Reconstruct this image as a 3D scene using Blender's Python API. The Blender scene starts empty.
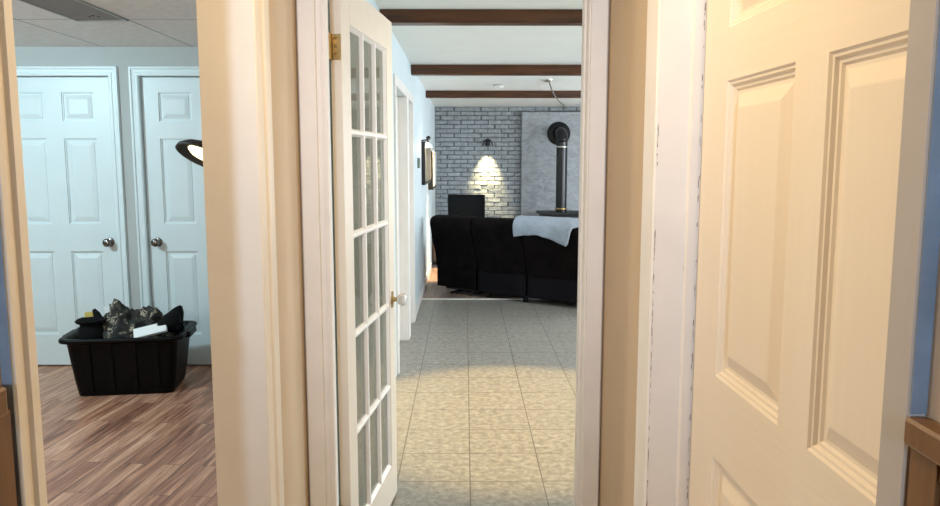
import bpy, bmesh, math, random
from mathutils import Vector, Matrix, noise

random.seed(7)
S = bpy.context.scene
C = S.collection
PI = math.pi
R = math.radians

# ------------------------------------------------------------------ colour / nodes
def lin(c):
    c = c / 255.0
    return c / 12.92 if c <= 0.04045 else ((c + 0.055) / 1.055) ** 2.4
def rgb(r, g, b):
    return (lin(r), lin(g), lin(b), 1.0)

class NT:
    def __init__(self, name):
        self.m = bpy.data.materials.new(name)
        self.m.use_nodes = True
        self.t = self.m.node_tree
        self.b = self.t.nodes['Principled BSDF']
    def n(self, kind, **kw):
        nd = self.t.nodes.new(kind)
        for k, v in kw.items():
            if k in nd.inputs:
                nd.inputs[k].default_value = v
            else:
                setattr(nd, k, v)
        return nd
    def l(self, a, b):
        self.t.links.new(a, b)
    def coords(self, scale=(1, 1, 1), rot=(0, 0, 0), loc=(0, 0, 0), kind='Object'):
        tc = self.n('ShaderNodeTexCoord')
        mp = self.n('ShaderNodeMapping')
        mp.inputs['Scale'].default_value = scale
        mp.inputs['Rotation'].default_value = rot
        mp.inputs['Location'].default_value = loc
        self.l(tc.outputs[kind], mp.inputs['Vector'])
        return mp.outputs['Vector']
    def ramp(self, fac, stops):
        r = self.n('ShaderNodeValToRGB')
        els = r.color_ramp.elements
        while len(els) < len(stops):
            els.new(0.5)
        for e, (p, c) in zip(els, stops):
            e.position = p
            e.color = c
        self.l(fac, r.inputs['Fac'])
        return r.outputs['Color']
    def mix(self, fac, a, b, blend='MIX'):
        m = self.n('ShaderNodeMix', data_type='RGBA', blend_type=blend)
        for sock, v in ((m.inputs[0], fac), (m.inputs[6], a), (m.inputs[7], b)):
            if hasattr(v, 'is_output'):
                self.l(v, sock)
            else:
                sock.default_value = v
        return m.outputs[2]
    def bump(self, h, strength=0.3, dist=0.01, normal=None):
        b = self.n('ShaderNodeBump')
        b.inputs['Strength'].default_value = strength
        b.inputs['Distance'].default_value = dist
        self.l(h, b.inputs['Height'])
        if normal is not None:
            self.l(normal, b.inputs['Normal'])
        self.l(b.outputs['Normal'], self.b.inputs['Normal'])
        return b.outputs['Normal']
    def rough(self, v):
        self.b.inputs['Roughness'].default_value = v
    def color(self, v):
        if hasattr(v, 'is_output'):
            self.l(v, self.b.inputs['Base Color'])
        else:
            self.b.inputs['Base Color'].default_value = v

def paint(name, col, rough=0.5, var=0.05, scale=6.0, bump=0.08, bscale=60.0, metallic=0.0, stretch=(1, 1, 1)):
    t = NT(name)
    v = t.coords(stretch)
    n = t.n('ShaderNodeTexNoise', Scale=scale, Detail=4.0)
    t.l(v, n.inputs['Vector'])
    dark = tuple(c * (1 - var) for c in col[:3]) + (1,)
    lite = tuple(min(1, c * (1 + var)) for c in col[:3]) + (1,)
    t.color(t.ramp(n.outputs['Fac'], [(0.3, dark), (0.7, lite)]))
    t.rough(rough)
    t.b.inputs['Metallic'].default_value = metallic
    if bump:
        n2 = t.n('ShaderNodeTexNoise', Scale=bscale, Detail=3.0)
        t.l(v, n2.inputs['Vector'])
        t.bump(n2.outputs['Fac'], bump, 0.004)
    return t.m

def emit(name, col, strength):
    t = NT(name)
    t.color(col)
    n = t.n('ShaderNodeTexNoise', Scale=8.0)
    c = t.mix(0.1, col, n.outputs['Color'])
    t.l(c, t.b.inputs['Emission Color'])
    t.b.inputs['Emission Strength'].default_value = strength
    return t.m

M = {}
M['trim'] = paint('white_trim_paint', rgb(232, 227, 222), 0.42, 0.03, 9, 0.10, 45)
M['trim_cream'] = paint('cream_trim_paint', rgb(230, 223, 213), 0.42, 0.03, 9, 0.10, 45)
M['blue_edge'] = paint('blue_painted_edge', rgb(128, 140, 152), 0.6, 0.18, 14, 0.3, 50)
M['door_beige'] = paint('beige_white_door_paint', rgb(224, 212, 196), 0.42, 0.02, 9, 0.08, 45)
M['chip'] = paint('bare_chipped_paint', rgb(150, 130, 108), 0.8, 0.2, 40, 0.2, 60)
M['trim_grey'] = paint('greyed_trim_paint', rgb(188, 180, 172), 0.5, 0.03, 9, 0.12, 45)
M['tan'] = paint('tan_wall_paint', rgb(200, 178, 150), 0.7, 0.03, 4, 0.06, 140)
M['grey_wall'] = paint('grey_wall_paint', rgb(176, 180, 178), 0.7, 0.03, 4, 0.05, 120)
M['pale_wall'] = paint('pale_blue_wall_paint', rgb(204, 216, 220), 0.6, 0.02, 4, 0.05, 120)
M['ceil'] = paint('white_ceiling_paint', rgb(232, 234, 230), 0.8, 0.02, 5, 0.12, 110)
M['black_plastic'] = paint('black_plastic', rgb(4, 4, 6), 0.45, 0.1, 20, 0.05, 200)
M['black_plastic'].node_tree.nodes['Principled BSDF'].inputs['Specular IOR Level'].default_value = 0.14
M['black_cloth'] = paint('black_cloth', rgb(11, 11, 13), 0.85, 0.3, 25, 0.5, 60)
M['black_cloth'].node_tree.nodes['Principled BSDF'].inputs['Specular IOR Level'].default_value = 0.2
M['black_metal'] = paint('black_metal', rgb(20, 20, 24), 0.32, 0.1, 12, 0.03, 100)
M['soot'] = paint('matte_black_metal', rgb(14, 14, 17), 0.55, 0.1, 12, 0.05, 100)
M['nickel'] = paint('satin_nickel', rgb(130, 126, 122), 0.25, 0.06, 30, 0.0, 1, 1.0)
M['brass'] = paint('polished_brass', rgb(176, 152, 104), 0.3, 0.15, 60, 0.04, 120, 1.0)
M['silver'] = paint('brushed_silver', rgb(200, 198, 190), 0.3, 0.1, 18, 0.03, 90, 0.8)
M['white_plastic'] = paint('white_plastic', rgb(235, 238, 238), 0.4, 0.02, 10, 0.0)
M['yellow_card'] = paint('yellow_card', rgb(225, 205, 110), 0.6, 0.05, 14, 0.02)
M['screen'] = paint('dark_screen', rgb(6, 9, 12), 0.3, 0.1, 3, 0.0)
M['screen'].node_tree.nodes['Principled BSDF'].inputs['Specular IOR Level'].default_value = 0.15
M['grey_plastic'] = paint('grey_plastic', rgb(165, 166, 162), 0.5, 0.04, 14, 0.02)
M['cord'] = paint('grey_cord', rgb(105, 100, 95), 0.6, 0.1, 60, 0.1, 120)
M['bulb'] = emit('lit_bulb', (1.0, 0.86, 0.5, 1), 2.2)
M['glow'] = emit('lit_shade', (1.0, 0.97, 0.86, 1), 2.2)

def m_grain(name, col, horizontal):
    t = NT(name)
    sc = (3, 40, 55) if horizontal else (40, 40, 2.6)
    v = t.coords(sc)
    n = t.n('ShaderNodeTexNoise', Scale=1.0, Detail=3.0, Distortion=0.9)
    t.l(v, n.inputs['Vector'])
    dark = tuple(c * 0.985 for c in col[:3]) + (1,)
    t.color(t.ramp(n.outputs['Fac'], [(0.35, dark), (0.65, col)]))
    t.rough(0.42)
    t.bump(n.outputs['Fac'], 0.12 if not horizontal else 0.2, 0.003)
    return t.m
WDOOR = rgb(234, 222, 204)
M['door_v'] = m_grain('door_paint_vertical_grain', WDOOR, False)
M['door_h'] = m_grain('door_paint_cross_grain', WDOOR, True)
CDOOR = rgb(214, 226, 228)
M['room_door'] = paint('cool_white_door_paint', CDOOR, 0.4, 0.02, 5, 0.03, 50)

def m_wood(name, c1, c2, sc, rough=0.4, bump=0.15, rot=(0, 0, 0)):
    t = NT(name)
    v = t.coords(sc, rot)
    n = t.n('ShaderNodeTexNoise', Scale=1.0, Detail=5.0, Distortion=0.6)
    t.l(v, n.inputs['Vector'])
    t.color(t.ramp(n.outputs['Fac'], [(0.3, c1), (0.7, c2)]))
    t.rough(rough)
    t.bump(n.outputs['Fac'], bump, 0.003)
    return t.m
M['beam'] = m_wood('dark_stained_beam', rgb(58, 30, 12), rgb(96, 56, 26), (3, 40, 40), 0.38)
M['stand'] = m_wood('brown_cabinet_wood', rgb(78, 58, 44), rgb(128, 100, 76), (4, 40, 40))
M['oak'] = m_wood('golden_oak_wainscot', rgb(100, 68, 34), rgb(130, 92, 50), (30, 30, 3), 0.4)
M['oak_cap'] = m_wood('oak_cap_rail', rgb(132, 104, 76), rgb(158, 130, 100), (30, 3, 30), 0.4)
M['red_groove'] = paint('red_brown_stain', rgb(120, 52, 24), 0.6, 0.1, 30, 0.0)

def m_tiles():
    t = NT('mottled_floor_tile')
    P = 0.335
    v = t.coords((1, 1, 1), (0, 0, 0), (0.313 + 10 * P, -3.66 + 20 * P, 0))
    br = t.n('ShaderNodeTexBrick', offset=0.0, squash=1.0)
    for k, x in (('Scale', 1.0), ('Mortar Size', 0.0032), ('Mortar Smooth', 0.25), ('Bias', 0.0), ('Brick Width', P), ('Row Height', P)):
        br.inputs[k].default_value = x
    br.inputs['Color1'].default_value = (0.35, 0.35, 0.35, 1)
    br.inputs['Color2'].default_value = (0.65, 0.65, 0.65, 1)
    t.l(v, br.inputs['Vector'])
    w = t.coords((26, 28, 1))
    n1 = t.n('ShaderNodeTexNoise', Scale=1.0, Detail=7.0, Roughness=0.68, Distortion=0.25)
    t.l(w, n1.inputs['Vector'])
    c = t.ramp(n1.outputs['Fac'], [(0.26, rgb(102, 97, 90)), (0.5, rgb(140, 136, 127)), (0.74, rgb(172, 168, 158))])
    c = t.mix(0.10, c, br.outputs['Color'], 'OVERLAY')
    c = t.mix(br.outputs['Fac'], c, rgb(98, 90, 78))
    t.color(c)
    t.rough(0.36)
    inv = t.n('ShaderNodeMath', operation='SUBTRACT')
    inv.inputs[0].default_value = 1.0
    t.l(br.outputs['Fac'], inv.inputs[1])
    nrm = t.bump(inv.outputs[0], 0.5, 0.003)
    t.bump(n1.outputs['Fac'], 0.08, 0.004, nrm)
    return t.m
M['tiles'] = m_tiles()

def m_planks(name, ang, wid, length, cols, groove):
    t = NT(name)
    v = t.coords((1, 1, 1), (0, 0, ang), (20, 20, 0))
    br = t.n('ShaderNodeTexBrick', offset=0.37, offset_frequency=2, squash=1.0)
    for k, x in (('Scale', 1.0), ('Mortar Size', 0.0016), ('Mortar Smooth', 0.1), ('Bias', 0.0), ('Brick Width', length), ('Row Height', wid)):
        br.inputs[k].default_value = x
    br.inputs['Color1'].default_value = (0.0, 0.0, 0.0, 1)
    br.inputs['Color2'].default_value = (1.0, 1.0, 1.0, 1)
    t.l(v, br.inputs['Vector'])
    mp = t.n('ShaderNodeMapping')
    mp.inputs['Scale'].default_value = (1.6, 22, 1)
    t.l(v, mp.inputs['Vector'])
    add = t.n('ShaderNodeVectorMath', operation='ADD')
    sc = t.n('ShaderNodeVectorMath', operation='SCALE')
    sc.inputs['Scale'].default_value = 37.0
    t.l(br.outputs['Color'], sc.inputs[0])
    t.l(mp.outputs['Vector'], add.inputs[0])
    t.l(sc.outputs[0], add.inputs[1])
    n1 = t.n('ShaderNodeTexNoise', Scale=1.0, Detail=6.0, Roughness=0.65, Distortion=1.0)
    t.l(add.outputs[0], n1.inputs['Vector'])
    c = t.ramp(n1.outputs['Fac'], [(0.30, cols[0]), (0.46, cols[1]), (0.60, cols[2]), (0.74, cols[3])])
    c = t.mix(0.38, c, br.outputs['Color'], 'SOFT_LIGHT')
    c = t.mix(br.outputs['Fac'], c, groove)
    t.color(c)
    t.rough(0.40)
    t.bump(n1.outputs['Fac'], 0.08, 0.003)
    return t.m
M['planks'] = m_planks('grey_brown_laminate', R(-90 + 4.7), 0.098, 0.9,
                       [rgb(98, 60, 46), rgb(164, 116, 92), rgb(204, 154, 126), rgb(230, 192, 160)], rgb(78, 52, 42))
M['wood_floor'] = m_planks('brown_wood_floor', R(90), 0.12, 1.1,
                           [rgb(104, 86, 78), rgb(132, 110, 98), rgb(150, 128, 114), rgb(170, 148, 132)], rgb(80, 64, 56))

def m_droptile():
    t = NT('drop_ceiling_tile')
    v = t.coords((1, 1, 1), (0, 0, 0), (2.46 + 6.1, -4.28 + 12.2, 0))
    br = t.n('ShaderNodeTexBrick', offset=0.0, squash=1.0)
    for k, x in (('Scale', 1.0), ('Mortar Size', 0.006), ('Mortar Smooth', 0.3), ('Bias', 0.0), ('Brick Width', 0.61), ('Row Height', 1.22)):
        br.inputs[k].default_value = x
    t.l(v, br.inputs['Vector'])
    n1 = t.n('ShaderNodeTexNoise', Scale=90.0, Detail=4.0)
    c = t.ramp(n1.outputs['Fac'], [(0.3, rgb(226, 222, 217)), (0.7, rgb(238, 235, 231))])
    c = t.mix(br.outputs['Fac'], c, rgb(150, 147, 144))
    t.color(c)
    t.rough(0.85)
    inv = t.n('ShaderNodeMath', operation='SUBTRACT')
    inv.inputs[0].default_value = 1.0
    t.l(br.outputs['Fac'], inv.inputs[1])
    t.bump(inv.outputs[0], 0.4, 0.004)
    return t.m
M['droptile'] = m_droptile()
M['ceil_panel'] = paint('grey_brown_panel', rgb(126, 112, 104), 0.6, 0.12, 7, 0.15, 60)

def m_brick():
    t = NT('grey_painted_brick')
    v = t.coords()
    n1 = t.n('ShaderNodeTexNoise', Scale=14.0, Detail=5.0)
    t.l(v, n1.inputs['Vector'])
    t.color(t.ramp(n1.outputs['Fac'], [(0.3, rgb(132, 136, 138)), (0.7, rgb(164, 169, 172))]))
    t.rough(0.36)
    n2 = t.n('ShaderNodeTexNoise', Scale=45.0, Detail=4.0)
    t.l(v, n2.inputs['Vector'])
    t.bump(n2.outputs['Fac'], 0.8, 0.012)
    return t.m
M['brick'] = m_brick()
M['mortar'] = paint('grey_mortar', rgb(98, 102, 104), 0.8, 0.1, 20, 0.3, 60)

def m_slab():
    t = NT('grey_textured_slab')
    v = t.coords((1, 1, 1), (R(90), 0, 0))
    br = t.n('ShaderNodeTexBrick', offset=0.5)
    for k, x in (('Scale', 1.0), ('Mortar Size', 0.006), ('Mortar Smooth', 0.6), ('Brick Width', 0.28), ('Row Height', 0.09)):
        br.inputs[k].default_value = x
    t.l(v, br.inputs['Vector'])
    n1 = t.n('ShaderNodeTexNoise', Scale=9.0, Detail=6.0, Distortion=1.2)
    w = t.coords((1, 1, 1.8))
    t.l(w, n1.inputs['Vector'])
    c = t.ramp(n1.outputs['Fac'], [(0.3, rgb(150, 154, 157)), (0.7, rgb(182, 186, 190))])
    c = t.mix(0.25, c, t.ramp(br.outputs['Fac'], [(0, rgb(170, 174, 178)), (1, rgb(120, 124, 128))]), 'MULTIPLY')
    t.color(c)
    t.rough(0.5)
    t.bump(n1.outputs['Fac'], 0.6, 0.02)
    return t.m
M['slab'] = m_slab()

def m_camo():
    t = NT('camouflage_cloth')
    v = t.coords()
    a = t.n('ShaderNodeTexNoise', Scale=15.0, Detail=3.0, Distortion=1.2)
    t.l(v, a.inputs['Vector'])
    r = t.ramp(a.outputs['Fac'], [(0.0, rgb(16, 17, 16)), (0.45, rgb(32, 33, 30)), (0.52, rgb(66, 63, 54)), (0.56, rgb(18, 18, 18)), (0.61, rgb(160, 150, 132)), (0.66, rgb(36, 35, 32))])
    r.node.color_ramp.interpolation = 'CONSTANT'
    t.color(r)
    t.rough(0.8)
    n2 = t.n('ShaderNodeTexNoise', Scale=40.0, Detail=3.0)
    t.l(v, n2.inputs['Vector'])
    t.bump(n2.outputs['Fac'], 0.5, 0.01)
    return t.m
M['camo'] = m_camo()

def m_sofa():
    t = NT('dark_brown_black_plush')
    v = t.coords()
    n1 = t.n('ShaderNodeTexNoise', Scale=7.0, Detail=4.0)
    t.l(v, n1.inputs['Vector'])
    t.color(t.ramp(n1.outputs['Fac'], [(0.35, rgb(7, 4, 4)), (0.75, rgb(19, 12, 11))]))
    t.rough(0.9)
    t.b.inputs['Specular IOR Level'].default_value = 0.12
    n2 = t.n('ShaderNodeTexNoise', Scale=9.0, Detail=3.0)
    t.l(v, n2.inputs['Vector'])
    t.bump(n2.outputs['Fac'], 0.5, 0.03)
    return t.m
M['sofa'] = m_sofa()
M['sofa_panel'] = paint('charcoal_panel_cloth', rgb(15, 13, 17), 0.85, 0.15, 8, 0.3, 60)
M['sofa_panel'].node_tree.nodes['Principled BSDF'].inputs['Specular IOR Level'].default_value = 0.15
M['throw'] = paint('pale_grey_fleece', rgb(160, 170, 182), 0.95, 0.08, 30, 0.7, 70)

def m_glass():
    t = NT('window_glass_painted_haze')
    t.b.inputs['Base Color'].default_value = rgb(226, 232, 226)
    t.b.inputs['Roughness'].default_value = 0.02
    t.b.inputs['IOR'].default_value = 1.45
    t.b.inputs['Transmission Weight'].default_value = 1.0
    tr = t.n('ShaderNodeBsdfTransparent')
    tr.inputs['Color'].default_value = rgb(206, 210, 200)
    gl = t.n('ShaderNodeBsdfGlossy')
    gl.inputs['Roughness'].default_value = 0.03
    fr = t.n('ShaderNodeFresnel')
    fr.inputs['IOR'].default_value = 1.55
    mx = t.n('ShaderNodeMixShader')
    t.l(fr.outputs[0], mx.inputs[0])
    t.l(tr.outputs[0], mx.inputs[1])
    t.l(gl.outputs[0], mx.inputs[2])
    df = t.n('ShaderNodeBsdfDiffuse')  # painted haze: pale diffuse share brightens panes in place of light behind them
    df.inputs['Color'].default_value = rgb(205, 205, 190)
    m2 = t.n('ShaderNodeMixShader')
    m2.inputs[0].default_value = 0.22
    t.l(mx.outputs[0], m2.inputs[1])
    t.l(df.outputs[0], m2.inputs[2])
    t.l(m2.outputs[0], t.t.nodes['Material Output'].inputs['Surface'])
    return t.m
M['glass'] = m_glass()
def m_crystal():
    t = NT('milky_crystal')
    v = t.coords()
    n = t.n('ShaderNodeTexNoise', Scale=30.0)
    t.l(v, n.inputs['Vector'])
    t.color(t.ramp(n.outputs['Fac'], [(0.3, rgb(220, 216, 210)), (0.7, rgb(245, 244, 242))]))
    t.rough(0.08)
    t.b.inputs['Transmission Weight'].default_value = 0.35
    return t.m
M['crystal'] = m_crystal()

# ------------------------------------------------------------------ mesh helpers
I4 = Matrix.Identity(4)
def box(bm, x0, x1, y0, y1, z0, z1, bev=0.0, mi=0, mat=None, seg=2):
    g = bmesh.ops.create_cube(bm, size=1.0)
    vs = g['verts']
    for v in vs:
        v.co = Vector(((x0 + x1) / 2 + v.co.x * (x1 - x0), (y0 + y1) / 2 + v.co.y * (y1 - y0), (z0 + z1) / 2 + v.co.z * (z1 - z0)))
    fs = set(f for v in vs for f in v.link_faces)
    if bev > 0:
        es = list(set(e for v in vs for e in v.link_edges))
        r = bmesh.ops.bevel(bm, geom=es, offset=bev, segments=seg, affect='EDGES', profile=0.5)
        fs = set(r['faces']) | set(f for f in fs if f.is_valid)
        vs = list(set(v for f in fs for v in f.verts))
    for f in fs:
        f.material_index = mi
    if mat is not None:
        bmesh.ops.transform(bm, matrix=mat, verts=list(vs))
    return vs
def prism(bm, pts, z0, z1, mi=0, axis='z'):
    """closed outline extruded: axis z -> pts are (x,y); axis x -> pts (y,z) and z0,z1 are x; axis y -> pts (x,z)"""
    def P(p, h):
        return {'z': (p[0], p[1], h), 'x': (h, p[0], p[1]), 'y': (p[0], h, p[1])}[axis]
    a = [bm.verts.new(P(p, z0)) for p in pts]
    b = [bm.verts.new(P(p, z1)) for p in pts]
    n = len(pts)
    fs = [bm.faces.new(a), bm.faces.new(list(reversed(b)))]
    for i in range(n):
        fs.append(bm.faces.new((a[i], b[i], b[(i + 1) % n], a[(i + 1) % n])))
    for f in fs:
        f.material_index = mi
    bmesh.ops.recalc_face_normals(bm, faces=fs)
def lathe(bm, prof, mat=I4, n=24, mi=0):
    """prof: (radius, height) along local z"""
    rings = []
    for r, h in prof:
        if r < 1e-6:
            rings.append([bm.verts.new(mat @ Vector((0, 0, h)))])
        else:
            rings.append([bm.verts.new(mat @ Vector((r * math.cos(2 * PI * k / n), r * math.sin(2 * PI * k / n), h))) for k in range(n)])
    fs = []
    for A, B in zip(rings, rings[1:]):
        for k in range(n):
            k2 = (k + 1) % n
            if len(A) == 1 and len(B) == 1:
                continue
            if len(A) == 1:
                fs.append(bm.faces.new((A[0], B[k], B[k2])))
            elif len(B) == 1:
                fs.append(bm.faces.new((A[k], A[k2], B[0])))
            else:
                fs.append(bm.faces.new((A[k], A[k2], B[k2], B[k])))
    for f in fs:
        f.material_index = mi
        f.smooth = True
    bmesh.ops.recalc_face_normals(bm, faces=fs)
def tube(bm, pts, r, n=10, mi=0, cap=True):
    pts = [Vector(p) for p in pts]
    rings = []
    up = Vector((0, 0, 1))
    prev = None
    for i, p in enumerate(pts):
        d = (pts[min(i + 1, len(pts) - 1)] - pts[max(i - 1, 0)]).normalized()
        if prev is None:
            a = d.cross(up)
            if a.length < 1e-3:
                a = d.cross(Vector((1, 0, 0)))
            a.normalize()
        else:
            a = (prev - d * prev.dot(d)).normalized()
        prev = a
        b = d.cross(a)
        rr = r[i] if isinstance(r, (list, tuple)) else r
        rings.append([bm.verts.new(p + a * (rr * math.cos(2 * PI * k / n)) + b * (rr * math.sin(2 * PI * k / n))) for k in range(n)])
    fs = []
    for A, B in zip(rings, rings[1:]):
        for k in range(n):
            fs.append(bm.faces.new((A[k], A[(k + 1) % n], B[(k + 1) % n], B[k])))
    if cap:
        fs.append(bm.faces.new(rings[0]))
        fs.append(bm.faces.new(list(reversed(rings[-1]))))
    for f in fs:
        f.smooth = True
        f.material_index = mi
    bmesh.ops.recalc_face_normals(bm, faces=fs)
def loft(bm, rings, closed_ends=True, mi=0, smooth=True):
    vr = [[bm.verts.new(p) for p in r] for r in rings]
    n = len(vr[0])
    fs = []
    for A, B in zip(vr, vr[1:]):
        for k in range(n):
            fs.append(bm.faces.new((A[k], A[(k + 1) % n], B[(k + 1) % n], B[k])))
    if closed_ends:
        fs.append(bm.faces.new(vr[0]))
        fs.append(bm.faces.new(list(reversed(vr[-1]))))
    for f in fs:
        f.smooth = smooth
        f.material_index = mi
    bmesh.ops.recalc_face_normals(bm, faces=fs)

def obj(name, bm, mats, parent=None, loc=None, rot=None, smooth=False):
    me = bpy.data.meshes.new(name)
    if smooth:
        for f in bm.faces:
            f.smooth = True
    bm.to_mesh(me)
    bm.free()
    for m in (mats if isinstance(mats, (list, tuple)) else [mats]):
        me.materials.append(m)
    o = bpy.data.objects.new(name, me)
    C.objects.link(o)
    if parent is not None:
        o.parent = parent
    if loc is not None:
        o.location = loc
    if rot is not None:
        o.rotation_euler = rot
    return o
def thing(name, label, cat, loc=(0, 0, 0), rotz=0.0, group=None):
    o = bpy.data.objects.new(name, None)
    C.objects.link(o)
    o.location = loc
    o.rotation_euler = (0, 0, rotz)
    o.empty_display_size = 0.05
    return tag(o, label, cat, group)
def tag(o, label, cat, group=None, kind=None):
    o['label'] = label
    o['category'] = cat
    if group:
        o['group'] = group
    if kind:
        o['kind'] = kind
    return o
def struct(name, bm, mats, label, cat, **kw):
    return tag(obj(name, bm, mats, **kw), label, cat, kind='structure')
NB = bmesh.new

# ------------------------------------------------------------------ constants
LW, LF = -0.500, -0.488        # corridor left wall, face of its casings
RW, RF = 0.43, 0.414          # corridor right wall, face of its casings
FY0, FY1 = 2.31, 2.43         # wall with the glazed door
LX = -0.47                    # lounge left wall
CZ = 2.295                    # corridor / lounge ceiling
RZ = 2.235                    # side room ceiling
BY = 12.0                     # brick wall
RY = 5.28                     # side room back wall
EX = 4.2
BK = -4.2

# ------------------------------------------------------------------ floors, ceilings
bm = NB(); box(bm, -0.66, EX, BK, 7.90, -0.06, 0.0)
struct('floor_tiles', bm, M['tiles'], 'mottled grey beige tile floor running from the hall into the lounge', 'floor')
bm = NB(); box(bm, -0.60, EX, 7.94, BY + 0.12, -0.06, 0.0)
struct('floor_wood', bm, M['wood_floor'], 'brown wood floor at far end of lounge around the sofa', 'floor')
bm = NB(); box(bm, LX, EX, 7.895, 7.945, -0.01, 0.006, 0.002)
struct('trim_1', bm, M['trim_cream'], 'pale metal transition strip between tile floor and wood floor', 'floor strip')
bm = NB(); box(bm, -4.4, -0.66, -0.7, RY + 0.1, -0.06, 0.0)
struct('floor_laminate', bm, M['planks'], 'grey brown wood laminate floor of the side room', 'floor')
bm = NB(); box(bm, -0.64, EX, BK, BY + 0.12, CZ, CZ + 0.08)
struct('ceiling', bm, M['ceil'], 'white ceiling over the lounge between dark beams', 'ceiling')
bm = NB(); box(bm, -4.4, -0.64, -0.7, RY + 0.1, RZ, RZ + 0.08)
struct('ceiling_room', bm, M['droptile'], 'drop ceiling of large square white tiles in the side room', 'ceiling')

# ------------------------------------------------------------------ corridor walls
OT = 2.06
bm = NB()
box(bm, -0.62, LW, BK, 0.835, 0, CZ)
box(bm, -0.62, LW, 0.835, 1.827, OT, CZ)
box(bm, -0.615, LW, 1.827, FY1, 0, CZ)
struct('wall_left', bm, M['tan'], 'tan hall wall on the left between open doorway and glazed door', 'wall')
bm = NB()
box(bm, RW, 0.56, BK, 0.69, 0, CZ)
box(bm, RW, 0.56, 0.69, 1.69, OT, CZ)
box(bm, RW, 0.56, 1.69, FY0, 0, CZ)
struct('wall_right', bm, M['tan'], 'tan hall wall on the right beside the cream panel door', 'wall')
bm = NB()
box(bm, LW, -0.445, FY0, FY1, 0, CZ)
box(bm, -0.445, 0.387, FY0, FY1, 2.08, CZ)
box(bm, 0.387, EX, FY0, FY1, 0, CZ)
struct('wall_front', bm, M['tan'], 'tan end wall of the hall around the glazed door', 'wall')
bm = NB(); box(bm, -0.64, 0.56, BK - 0.1, BK, 0, CZ)
struct('wall_back', bm, M['tan'], 'tan wall closing the hall', 'wall')
bm = NB(); box(bm, 0.80, 0.84, 0.2, FY0, 0, CZ)
struct('wall_closet', bm, M['tan'], 'tan wall inside the space behind the cream panel door', 'wall')

# --- left opening (cased, no door)
bm = NB()
prism(bm, [(LW, 0.797), (LF - 0.003, 0.797), (LF, 0.801), (LF, 0.811), (LF - 0.005, 0.814), (LF - 0.005, 0.826), (LF - 0.001, 0.830), (LF - 0.001, 0.844), (LF - 0.004, 0.850), (-0.627, 0.850), (-0.627, 0.832), (LW, 0.832)], 0, OT + 0.05)
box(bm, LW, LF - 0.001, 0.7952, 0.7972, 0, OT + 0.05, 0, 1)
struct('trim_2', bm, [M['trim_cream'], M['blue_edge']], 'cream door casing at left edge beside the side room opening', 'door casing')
bm = NB()
prism(bm, [(-0.622, 1.81), (LF - 0.003, 1.81), (LF, 1.813), (LF, 1.85), (LF - 0.004, 1.856), (LF - 0.004, 1.88), (LF + 0.002, 1.888), (LF + 0.003, 1.91), (LF - 0.003, 1.918), (LF - 0.003, 1.955), (LF - 0.007, 1.963), (LW, 1.965), (LW, 1.826), (-0.622, 1.826)], 0, OT + 0.09)
struct('trim_3', bm, M['trim_cream'], 'wide cream jamb and moulded casing between side room opening and glazed door', 'door casing')
bm = NB(); box(bm, -0.627, LF, 0.850, 1.81, OT - 0.02, OT)
box(bm, LW, LF, 0.850, 1.81, OT, OT + 0.08)
struct('trim_4', bm, M['trim_cream'], 'cream head casing above the side room opening', 'door casing')

# --- glazed door frame
bm = NB()
prism(bm, [(-0.494, FY0), (-0.494, 2.292), (-0.491, 2.289), (-0.443, 2.289), (-0.440, 2.298), (-0.425, 2.298), (-0.423, 2.290), (-0.412, 2.290), (-0.409, 2.294), (-0.409, 2.328), (-0.412, 2.330), (-0.433, 2.332), (-0.433, FY1), (-0.445, FY1), (-0.445, FY0)], 0, 2.10)
struct('trim_5', bm, M['trim'], 'white moulded casing on hinge side of the glazed door', 'door casing')
bm = NB()
prism(bm, [(0.424, FY0), (0.424, 2.292), (0.421, 2.289), (0.374, 2.289), (0.372, 2.296), (0.369, 2.296), (0.367, 2.300), (0.367, 2.345), (0.3615, 2.347), (0.3615, 2.38), (0.367, 2.382), (0.367, FY1), (0.387, FY1), (0.387, FY0)], 0, 2.10)
struct('trim_6', bm, M['trim'], 'white casing on latch side of the lounge doorway', 'door casing')
bm = NB(); box(bm, -0.494, 0.424, 2.289, FY0, 2.10, 2.16, 0.003); box(bm, -0.445, 0.387, FY0, FY1, 2.065, 2.08)
struct('trim_7', bm, M['trim'], 'white head casing above the lounge doorway', 'door casing')

# --- right door frame
bm = NB()
prism(bm, [(RW, 1.772), (RF + 0.002, 1.768), (RF, 1.764), (RF, 1.664), (RF + 0.004, 1.66), (0.486, 1.66), (0.489, 1.647), (0.56, 1.647), (0.56, 1.69), (RW, 1.69)], 0, OT + 0.09)
rc = random.Random(11)
def chips(bm, x, y, n, z0, z1, w, mi):
    for _ in range(n):
        z = rc.uniform(z0, z1); h = rc.uniform(0.004, 0.020); ww = rc.uniform(0.3, 1.0) * w
        xx = x + rc.uniform(-0.4, 0.4) * w
        q = [bm.verts.new(p) for p in ((xx - ww / 2, y, z), (xx + ww / 2, y, z + rc.uniform(-0.003, 0.003)), (xx + ww * rc.uniform(0.1, 0.5), y, z + h), (xx - ww * rc.uniform(0.1, 0.5), y, z + h * rc.uniform(0.6, 1)))]
        bm.faces.new(q).material_index = mi
chips(bm, 0.4200, 1.6592, 60, 0.6, 1.55, 0.0018, 1)
chips(bm, 0.4205, 1.6592, 16, 0.6, 2.0, 0.0030, 2)
chips(bm, 0.5085, 1.6462, 46, 0.7, 2.0, 0.0022, 1)
chips(bm, 0.4862, 1.6592, 14, 0.6, 1.3, 0.0022, 2)
struct('trim_8', bm, [M['trim'], M['chip'], M['trim_cream']], 'white chipped jamb and casing left of the cream panel door', 'door casing')
bm = NB()
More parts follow.
